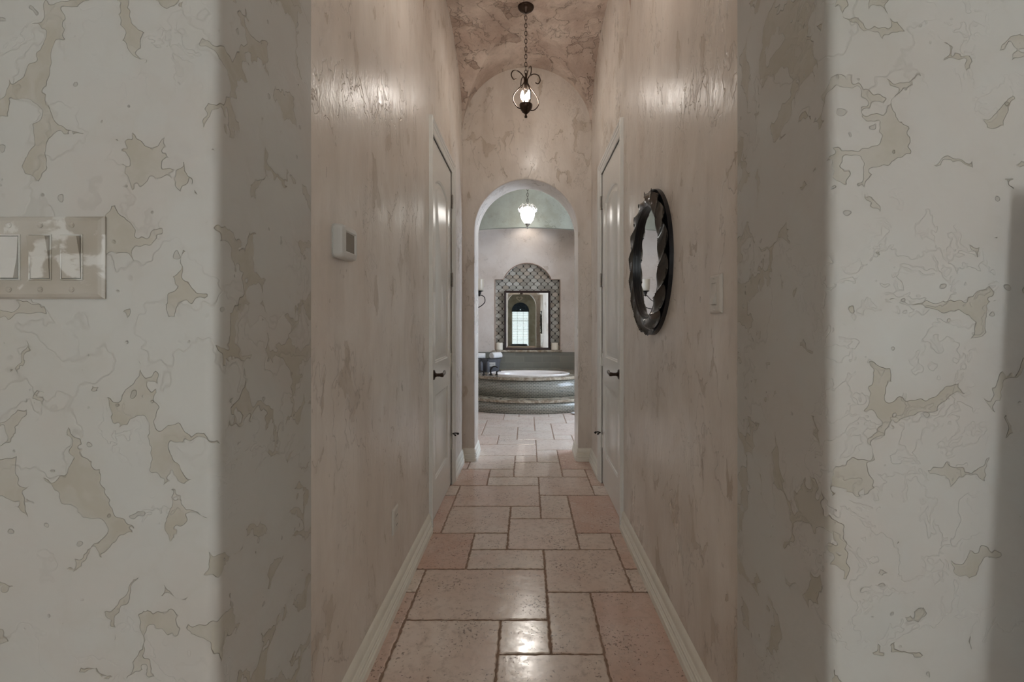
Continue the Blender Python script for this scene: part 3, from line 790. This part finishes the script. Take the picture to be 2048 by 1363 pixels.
# ---------------------------------------------------------------- doors
def make_door(name, sx, dr, cs, label):
    """local frame: x = depth along the hall from the latch side, y = out of the wall into the hall, z = up"""
    t = empty(name, (sx*XW, dr[0], 0), kind='structure')
    t['label'] = label
    W, H = dr[1]-dr[0], dr[2]
    P3 = lambda u_, n_, z: (-sx*n_, u_, z)
    # leaf
    zb = .012; zt = H-.004; u0, u1 = .003, W-.003; ff = -.004
    bm = bmesh.new()
    pu0, pu1 = .135, W-.145
    z0, zs, za = .985, 2.135, 2.195
    cu = (pu0+pu1)/2; hw = (pu1-pu0)/2; rs = za-zs; rr = (hw*hw+rs*rs)/(2*rs); aa = math.asin(hw/rr)
    def up(i_):
        pts = [(pu0+i_, z0+i_), (pu1-i_, z0+i_)]
        h2 = hw-i_; r2 = rr-i_; a2 = math.asin(h2/r2)
        pts += [(cu+r2*math.sin(a2-2*a2*k/16), za-rr+r2*math.cos(a2-2*a2*k/16)) for k in range(17)]
        return pts
    def lo(i_): return [(pu0+i_, .24+i_), (pu1-i_, .24+i_), (pu1-i_, .78-i_), (pu0+i_, .78-i_)]
    vs = fill(bm, [[P3(u0, ff, zb), P3(u1, ff, zb), P3(u1, ff, zt), P3(u0, ff, zt)], [P3(a, ff, z) for a, z in up(0)], [P3(a, ff, z) for a, z in lo(0)]], normal=(-sx, 0, 0))
    back = [bm.verts.new((v_.co.x+sx*.038, v_.co.y, v_.co.z)) for v_ in vs[0]]; bridge(bm, vs[0], back); bm.faces.new(back)
    for k, fn in ((1, up), (2, lo)):
        prev = vs[k]
        for i_, dp in ((.006, -.004), (.010, -.0045), (.016, -.011), (.030, -.011), (.052, -.003)):
            cur = [bm.verts.new(P3(a, ff+dp, z)) for a, z in fn(i_)]; bridge(bm, prev, cur); prev = cur
        bm.faces.new(prev)
    obj('door_leaf', bm, 'paint', t, 20)
    # casing: mitred profile running up, across and down
    c0, c1 = cs[0]-dr[0], cs[1]-dr[0]; top = H+.078
    bm = bmesh.new(); wl = -c0; wr = c1-W; wt = top-H
    prof = [(0, 0), (0, .020), (.10, .023), (.22, .021), (.30, .016), (.36, .018), (.50, .017), (.60, .012), (.68, .014), (.86, .012), (.93, .009), (1, .008), (1, -.03)]
    rings = []
    for f_, n_ in prof:
        rings.append([bm.verts.new(P3(c0+wl*f_, n_, 0)), bm.verts.new(P3(c0+wl*f_, n_, top-wt*f_)), bm.verts.new(P3(c1-wr*f_, n_, top-wt*f_)), bm.verts.new(P3(c1-wr*f_, n_, 0))])
    for a, b_ in zip(rings, rings[1:]): bridge(bm, a, b_, False)
    obj('casing', bm, 'paint', t, 20)
    # lever handle
    hd = child_empty('handle', t, P3(.075, ff, .915))
    bm = bmesh.new(); Ty = Matrix.Rotation(-sx*PI/2, 4, 'Y')
    lathe(bm, [(0, 0), (.031, 0), (.032, .004), (.028, .009), (.016, .012), (.013, .016), (.0105, .022), (.0105, .040), (.013, .050), (.013, .060), (.009, .064), (0, .065)], 28, Ty)
    obj('rose', bm, 'bronze', hd, 50)
    bm = bmesh.new()
    tube(bm, smooth_path([P3(-.004, .054, 0), P3(.03, .056, .001), (P3(.065, .056, .006)), (P3(.10, .052, .010)), (P3(.118, .049, .007))], 8), lambda q: .0085+.002*math.sin(q*PI), 12)
    obj('lever', bm, 'bronze', hd, 50)
    # hinges
    for z in (2.17, 1.57, .96, .33):
        bm = bmesh.new()
        lathe(bm, [(0, -.052), (.0065, -.050), (.0065, -.018), (.0058, -.017), (.0065, -.016), (.0065, .016), (.0058, .017), (.0065, .018), (.0065, .050), (.004, .056), (0, .058)], 14, Matrix.Translation(P3(W+.001, .007, z)))
        box(bm, *sorted((-sx*-.006, -sx*.001)), W-.030, W-.002, z-.05, z+.05)
        obj('hinge', bm, 'steel' if z > 1 else 'paint', t, 40)
    # hinge-pin door stop
    bm = bmesh.new()
    tube(bm, smooth_path([P3(W+.001, .010, .392), P3(W-.01, .022, .389), P3(W-.022, .034, .383)], 6), lambda q: .004+.003*(q > .8), 10)
    tube(bm, smooth_path([P3(W+.001, .010, .392), P3(W+.012, .028, .393), P3(W+.022, .043, .388), P3(W+.024, .05, .380)], 6), lambda q: .0045+.004*(q > .65), 10)
    obj('door_stop', bm, 'dark_metal', t, 50)
    # dark room side sealed behind the leaf
    return t
make_door('door_1', -1, DL, CL, 'tall white panelled door on the thermostat side of the hall')
make_door('door_2', 1, DR, CR, 'tall white panelled door on the mirror side of the hall')

# ---------------------------------------------------------------- fluted round mirror on the right wall
wm = empty('wall_mirror', (XW, 2.165, 1.514), (0, 0, 0), label='round wall mirror in a dark swirling fluted frame', cat='mirror')
# local: a = along -y (towards camera) / y, b = z, n = out of wall (-x)
NP = 16
def mp(r_, th, n_, kx=.312, kz=.335): return (-n_, -r_*kx*math.cos(th), r_*kz*math.sin(th))
bm = bmesh.new(); NT, NR = NP*14, 14; rings = []
IN = .775
for j in range(NR+1):
    t_ = j/NR; row = []
    for i in range(NT):
        th = 2*PI*i/NT
        ph = (NP*th/(2*PI)-t_*1.15+100) % 1.0
        scoop = math.sin(PI*ph)**.8                     # 0 at the crests, 1 in the hollow
        ro = 1.01-.022*scoop-.050*ph
        r_ = IN+(ro-IN)*t_
        prof_h = .045+.012*math.sin(PI*min(1, t_*1.1))-.006*t_*t_
        d_ = .020*scoop*(.25+.75*min(1, t_*1.6))
        row.append(bm.verts.new(mp(r_, th, prof_h-d_)))
    rings.append(row)
back = [bm.verts.new(mp(.90, 2*PI*i/NT, .020)) for i in range(NT)]
mid = [bm.verts.new(mp(.915, 2*PI*i/NT, .026)) for i in range(NT)]
inn = [bm.verts.new(mp(IN-.010, 2*PI*i/NT, .038)) for i in range(NT)]
rings = [inn]+rings+[mid, back]
for a, b_ in zip(rings, rings[1:]): bridge(bm, a, b_)
obj('frame', bm, 'iron', wm, 60)
bm = bmesh.new(); rr_ = [[bm.verts.new(mp(r_, 2*PI*i/96, n_)) for i in range(96)] for r_, n_ in ((IN-.008, .040), (IN-.018, .039), (IN-.018, .030), (IN-.028, .028), (IN-.028, .016), (IN-.02, .002))]
for a, b_ in zip(rr_, rr_[1:]): bridge(bm, a, b_)
obj('inner_rim', bm, 'black', wm, 30)
bm = bmesh.new(); g1 = [bm.verts.new(mp(IN-.024, 2*PI*i/96, .0190)) for i in range(96)]; g2 = [bm.verts.new(mp(IN-.024, 2*PI*i/96, .013)) for i in range(96)]
bm.faces.new(g1); bm.faces.new(g2); bridge(bm, g1, g2); obj('glass', bm, 'mirror', wm)
bm = bmesh.new(); g1 = [bm.verts.new(mp(.985, 2*PI*i/96, .017)) for i in range(96)]; g3 = [bm.verts.new(mp(IN-.015, 2*PI*i/96, .017)) for i in range(96)]; bridge(bm, g1, g3); g4 = [bm.verts.new(mp(IN-.015, 2*PI*i/96, .006)) for i in range(96)]; bridge(bm, g3, g4); bm.faces.new(g4); g2 = [bm.verts.new(mp(.99, 2*PI*i/96, .0005)) for i in range(96)]
bm.faces.new(g2); bridge(bm, g1, g2); obj('backing', bm, 'black', wm)

# ---------------------------------------------------------------- switches, thermostat, outlet
def plate_profile(bm, w2, h2, mi=0):
    rings = []
    for i_, n_ in ((0, 0), (0, .002), (.003, .0045), (.007, .006), (.009, .0062)):
        rings.append([bm.verts.new(p) for p in ((-w2+i_, -n_, -h2+i_), (w2-i_, -n_, -h2+i_), (w2-i_, -n_, h2-i_), (-w2+i_, -n_, h2-i_))])
    for a, b_ in zip(rings, rings[1:]): bridge(bm, a, b_)
    return rings[-1]
def rocker_plate(name, loc, rotz, centers, w2, h2, tilts, plate_mat, rocker_mats, label, cat):
    t = empty(name, loc, (0, 0, rotz), label=label, cat=cat)
    bm = bmesh.new(); last = plate_profile(bm, w2, h2)
    holes = [[(c_+a*.0172, -.0062, b_*.0345) for a, b_ in ((-1, -1), (1, -1), (1, 1), (-1, 1))] for c_ in centers]
    le = [bm.edges.get((last[i], last[(i+1) % 4])) for i in range(4)]
    es = list(le); hv = []
    for h_ in holes:
        v_, e_ = loop_edges(bm, h_); hv.append(v_); es += e_
    bmesh.ops.triangle_fill(bm, edges=es, use_beauty=True, normal=(0, -1, 0))
    for v_ in hv: bridge(bm, v_, [bm.verts.new((q.co.x, -.001, q.co.z)) for q in v_])
    obj('plate', bm, plate_mat, t)
    for c_, tl, rm in zip(centers, tilts, rocker_mats):
        bm = bmesh.new()
        rings = [[bm.verts.new((c_+a*x_, n_, b_*z_)) for a, b_ in ((-1, -1), (1, -1), (1, 1), (-1, 1))] for x_, z_, n_ in
                 ((.0170, .0343, -.002), (.0170, .0343, -.0072), (.0158, .0331, -.0078), (.0150, .0322, -.0072), (.0150, .0322, -.003))]
        for a, b_ in zip(rings, rings[1:]): bridge(bm, a, b_)
        bm.faces.new(rings[-1])
        rk = obj('rocker_frame', bm, 'plastic' if rm == 'plastic' else rm, t)
        bm = bmesh.new(); d1, d2 = (.0065, .0) if tl > 0 else (.0, .0065)   # how far top / bottom stand out
        pr = [(.0312, -.004-d1-.003), (.001, -.0085), (-.001, -.0085), (-.0312, -.004-d2-.003)]
        A_ = [bm.verts.new((c_-.0138, n_, z)) for z, n_ in pr]; B2 = [bm.verts.new((c_+.0138, n_, z)) for z, n_ in pr]
        C_ = [bm.verts.new((c_-.0138, -.001, z)) for z, n_ in pr]; D_ = [bm.verts.new((c_+.0138, -.001, z)) for z, n_ in pr]
        bridge(bm, A_, B2, False); bridge(bm, A_, C_, False); bridge(bm, B2, D_, False)
        bm.faces.new((A_[0], B2[0], D_[0], C_[0])); bm.faces.new((A_[-1], B2[-1], D_[-1], C_[-1]))
        obj('rocker', bm, rm, rk)
        for s in (-1, 1):
            bm = bmesh.new(); lathe(bm, [(.0042, .0058), (.0040, .0072), (.0025, .0082), (0, .0085)], 16, Matrix.Translation((c_, 0, s*.0483)) @ Matrix.Rotation(PI/2, 4, 'X'), cap=False)
            box(bm, c_-.0034, c_+.0034, -.0088, -.0070, s*.0483-.0005, s*.0483+.0005)
            obj('screw', bm, plate_mat, t, 40)
    return t
sp_ = .0470; xr = (152-1054)/1320
rocker_plate('switch_plate', (xr-sp_, Y0-.0005, 1.3345), 0, (-sp_, 0, sp_), (213-1054)/1320-(xr-sp_), .0622, (-1, 1, 1), 'glazed', ('plastic', 'glazed_rocker', 'glazed_rocker'),
             'three-gang rocker switch plate smeared with wall glaze, on the near plaster wall', 'light switch')
rocker_plate('light_switch', (XW-.0005, 1.432, 1.326), -PI/2, (0,), .043, .059, (-1,), 'plastic_warm', ('plastic_warm',),
             'single rocker light switch on the hall wall by the round mirror', 'light switch').scale = (1, 1.5, 1)
# outlet low on the left wall
t = empty('wall_outlet', (-XW+.0005, 2.054, .380), (0, 0, PI/2), label='low ivory wall outlet on the thermostat side, above the baseboard', cat='outlet'); t.scale = (1, 1.4, 1)
bm = bmesh.new(); last = plate_profile(bm, .040, .055); bm.faces.new(last); obj('plate', bm, 'plastic_warm', t)
for s in (-1, 1):
    bm = bmesh.new(); lathe(bm, [(.0165, -.006), (.0165, -.0075), (.0155, -.008), (0, -.008)], 24, Matrix.Translation((0, 0, s*.020)) @ Matrix.Rotation(-PI/2, 4, 'X') @ Matrix.Diagonal((1, .8, 1, 1)), cap=False)
    obj('socket', bm, 'plastic_warm', t, 30)
    bm = bmesh.new(); box(bm, -.007, -.005, -.0085, -.0078, s*.02-.004, s*.02+.004); box(bm, .005, .007, -.0085, -.0078, s*.02-.004, s*.02+.004)
    obj('slot', bm, 'black', t)
# thermostat
t = empty('thermostat', (-XW, 1.455, 1.484), (0, 0, PI/2), label='white wall thermostat with a grey screen on the hall wall', cat='thermostat')
bm = bmesh.new()
def rrect(w2, h2, r_, n_, seg=5):
    out = []
    for cx, cz, a0_ in ((w2-r_, h2-r_, 0), (-w2+r_, h2-r_, 90), (-w2+r_, -h2+r_, 180), (w2-r_, -h2+r_, 270)):
        for k in range(seg+1): a = R(a0_+90*k/seg); out.append((cx+r_*math.cos(a), -n_, cz+r_*math.sin(a)))
    return out
prof = [(.061, .050, .012, .0005), (.062, .051, .013, .004), (.060, .049, .013, .0045), (.060, .049, .013, .007), (.062, .051, .014, .0075), (.062, .051, .016, .022), (.059, .048, .016, .031), (.053, .043, .014, .0350), (.041, .033, .003, .0360), (.038, .030, .002, .0335), (.037, .029, .002, .0315)]
rings = [[bm.verts.new(p) for p in rrect(*q)] for q in prof]
for a, b_ in zip(rings, rings[1:]): bridge(bm, a, b_)
bm.faces.new(rings[0]); bm.faces.new(rings[-1])
obj('housing', bm, 'plastic', t, 35)
bm = bmesh.new(); bm.faces.new([bm.verts.new(p) for p in rrect(.0365, .0285, .002, .0319)]); obj('screen', bm, 'screen', t)

# ---------------------------------------------------------------- pendant in the hall
def chain(bm, x, y, z0, z1, ln=.034, wd=.010, r_=.0022):
    n = max(1, round((z1-z0)/(ln-2.6*r_))); st = (z1-z0)/n
    for k in range(n):
        zc = z0+st*(k+.5); L2 = (st+2.6*r_)/2; pts = []
        for i in range(16):
            a = 2*PI*i/16; q = wd*.8*math.cos(a); zz = (L2-wd*.8)*(1 if math.sin(a) > 0 else -1)+wd*.8*math.sin(a)
            pts.append((x+q, y, zc+zz) if k % 2 == 0 else (x, y+q, zc+zz))
        tube(bm, pts, r_, 6, closed=True)
px, py, pc = -.008, 3.43, VS+XW
pd = empty('pendant_lamp', (px, py, pc), label='bronze scrollwork pendant with flame bulbs hanging from the hall vault', cat='pendant lamp')
bm = bmesh.new(); lathe(bm, [(0, .01), (.058, .01), (.059, -.004), (.054, -.014), (.040, -.026), (.018, -.034), (.010, -.042), (0, -.044)], 36); obj('canopy', bm, 'bronze', pd, 50)
zt, zb = 3.055-pc, 2.735-pc
bm = bmesh.new(); chain(bm, 0, 0, zt, -.038); obj('chain', bm, 'bronze', pd, 50)
bm = bmesh.new(); lathe(bm, [(0, zt+.01), (.006, zt+.006), (.006, zt-.02), (.011, zt-.035), (.016, zt-.055), (.012, zt-.085), (.008, zt-.11), (0, zt-.115)], 20); obj('stem', bm, 'bronze', pd, 50)
zc = 2.83-pc
bm = bmesh.new(); lathe(bm, [(0, zc-.006), (.030, zc-.004), (.046, zc+.004), (.048, zc), (.046, zc-.018), (.034, zc-.040), (.018, zc-.058), (.009, zc-.066), (0, zc-.068)], 28); obj('cup', bm, 'bronze', pd, 50)
bm = bmesh.new(); lathe(bm, [(0, zc-.066), (.007, zc-.068), (.006, zc-.074), (.011, zc-.082), (.010, zc-.092), (0, zc-.096)], 18); obj('finial', bm, 'bronze', pd, 50)
for a_deg in (20, 110, 200, 290):
    a = R(a_deg); ca, sa = math.cos(a), math.sin(a)
    ctrl = [(.020, zc-.034), (.062, zc-.028), (.096, zc+.012), (.094, zc+.058), (.058, zc+.108), (.022, zc+.148), (.012, zc+.180), (.026, zc+.212), (.060, zc+.236), (.098, zc+.232), (.112, zc+.200), (.096, zc+.172), (.074, zc+.176)]
    bm = bmesh.new(); tube(bm, smooth_path([(r_*ca, r_*sa, z) for r_, z in ctrl], 7), .0041, 8); obj('scroll_arm', bm, 'bronze', pd, 60)
for a_deg in (200, 320, 80):
    a = R(a_deg); cx, cy = .027*math.cos(a), .027*math.sin(a)
    T = Matrix.Translation((cx, cy, 0))
    bm = bmesh.new(); lathe(bm, [(0, zc-.004), (.0085, zc-.002), (.0085, zc+.032), (0, zc+.033)], 16, T); cdl = obj('candle_sleeve', bm, 'wax', pd, 50)
    bm = bmesh.new(); lathe(bm, [(0, zc+.033), (.007, zc+.034), (.0135, zc+.050), (.0150, zc+.060), (.0115, zc+.078), (.0045, zc+.096), (0, zc+.103)], 16, T); obj('bulb', bm, 'bulb', cdl, 60)

# unseen twin in the near bay, added to brighten the hall
def copy_tree(o, parent=None):
    c_ = o.copy(); COL.objects.link(c_); c_.parent = parent
    for ch in list(o.children): copy_tree(ch, c_)
    return c_
pd_fill = copy_tree(pd)
for ch in pd_fill.children_recursive:
    if ch.name.startswith('bulb'): ch.data = ch.data.copy(); ch.data.materials[0] = MAT['bulb_fill']
pd_fill.location = (px, 1.831, pc)
pd_fill['label'] = 'unseen bronze scrollwork pendant added in the near bay to light the hall'

# pendant in the bathroom
bx_, by_ = .008, 6.55
pb = empty('crystal_pendant', (bx_, by_, 3.45), label='crystal crown pendant with an opal globe hanging before the tub alcove', cat='pendant lamp')
bm = bmesh.new(); lathe(bm, [(0, 0), (.06, 0), (.058, -.012), (.03, -.03), (0, -.034)], 28); obj('canopy', bm, 'bronze', pb, 50)
bm = bmesh.new(); chain(bm, 0, 0, 2.93-3.45, -.03, .05, .013, .003); obj('chain', bm, 'bronze', pb, 50)
z0 = 2.74-3.45
bm = bmesh.new(); lathe(bm, [(.020, z0-.125), (.045, z0-.105), (.080, z0-.055), (.098, z0+.0), (.096, z0+.045), (.078, z0+.085), (.050, z0+.11), (.02, z0+.12)], 36); obj('globe', bm, 'globe', pb, 60)
bm = bmesh.new(); lathe(bm, [(.0, z0-.100), (.038, z0-.110), (.030, z0-.128), (.012, z0-.140), (.016, z0-.150), (.007, z0-.158), (.005, z0-.185), (0, z0-.188)], 20); obj('finial', bm, 'steel', pb, 50)
bm = bmesh.new(); lathe(bm, [(0, z0+.19), (.006, z0+.19), (.008, z0+.15), (.022, z0+.135), (.045, z0+.12), (.05, z0+.105), (0, z0+.10)], 20)
for k in range(10):
    a = 2*PI*k/10; ca, sa = math.cos(a), math.sin(a)
    tube(bm, smooth_path([(r_*ca, r_*sa, z0+z) for r_, z in ((.04, .115), (.06, .145), (.09, .150), (.115, .12), (.128, .10), (.135, .115))], 5), .003, 6)
ringp = [(.125*math.cos(2*PI*i/40), .125*math.sin(2*PI*i/40), z0+.100) for i in range(40)]
tube(bm, ringp, .003, 6, closed=True); obj('crown', bm, 'steel', pb, 50)
bm = bmesh.new()
def drop(x, y, z, s): lathe(bm, [(0, s*.0), (.004*s/.04, -.010), (.010*s/.04, -s*.55), (.007*s/.04, -s*.8), (0, -s)], 6, Matrix.Translation((x, y, z)))
for k in range(20):
    a = 2*PI*k/20; rr2 = .130 if k % 2 else .112
    drop(rr2*math.cos(a), rr2*math.sin(a), z0+.100, .045 if k % 2 else .06)
for k in range(10):
    a = 2*PI*k/10+.3; drop(.075*math.cos(a), .075*math.sin(a), z0+.150, .04)
cr = obj('crystal_drops', bm, 'crystal', pb); cr['kind'] = 'stuff'

# recessed light in the bathroom ceiling, hidden above the arch
rb = empty('recessed_light', (.0, 6.75, 3.449), label='round recessed light in the bathroom ceiling, above the arch opening', cat='ceiling light')
bm = bmesh.new(); lathe(bm, [(.05, -.001), (.075, -.001), (.075, -.006), (.05, -.004)], 32, cap=False); obj('trim_ring', bm, 'plastic', rb, 40)
bm = bmesh.new(); lathe(bm, [(0, -.002), (.05, -.002)], 32, cap=False); obj('lens', bm, 'downlight', rb)
l2 = bpy.data.lights.new('downlight', 'SPOT'); l2.energy = 45; l2.spot_size = R(70); l2.spot_blend = .8; l2.shadow_soft_size = .05; l2.color = (1, .93, .85)
o2_ = bpy.data.objects.new('downlight', l2); COL.objects.link(o2_); o2_.parent = rb; o2_.location = (0, 0, -.012); o2_.rotation_euler = (R(-50), 0, 0)

# recessed downlight in the alcove ceiling
rl = empty('recessed_light', (0, 7.52, 2.979), label='round recessed light in the alcove ceiling above the niche', cat='ceiling light')
bm = bmesh.new(); lathe(bm, [(.05, -.001), (.075, -.001), (.075, -.006), (.05, -.004)], 32, cap=False); obj('trim_ring', bm, 'plastic', rl, 40)
bm = bmesh.new(); lathe(bm, [(0, -.002), (.05, -.002)], 32, cap=False); obj('lens', bm, 'downlight', rl)
ld = bpy.data.lights.new('downlight', 'SPOT'); ld.energy = DOWNLIGHT_W*4; ld.spot_size = R(125); ld.spot_blend = .6; ld.shadow_soft_size = .05; ld.color = (1, .92, .84)
lo_ = bpy.data.objects.new('downlight', ld); COL.objects.link(lo_); lo_.parent = rl; lo_.location = (0, 0, -.012); lo_.rotation_euler = (R(12), 0, 0)
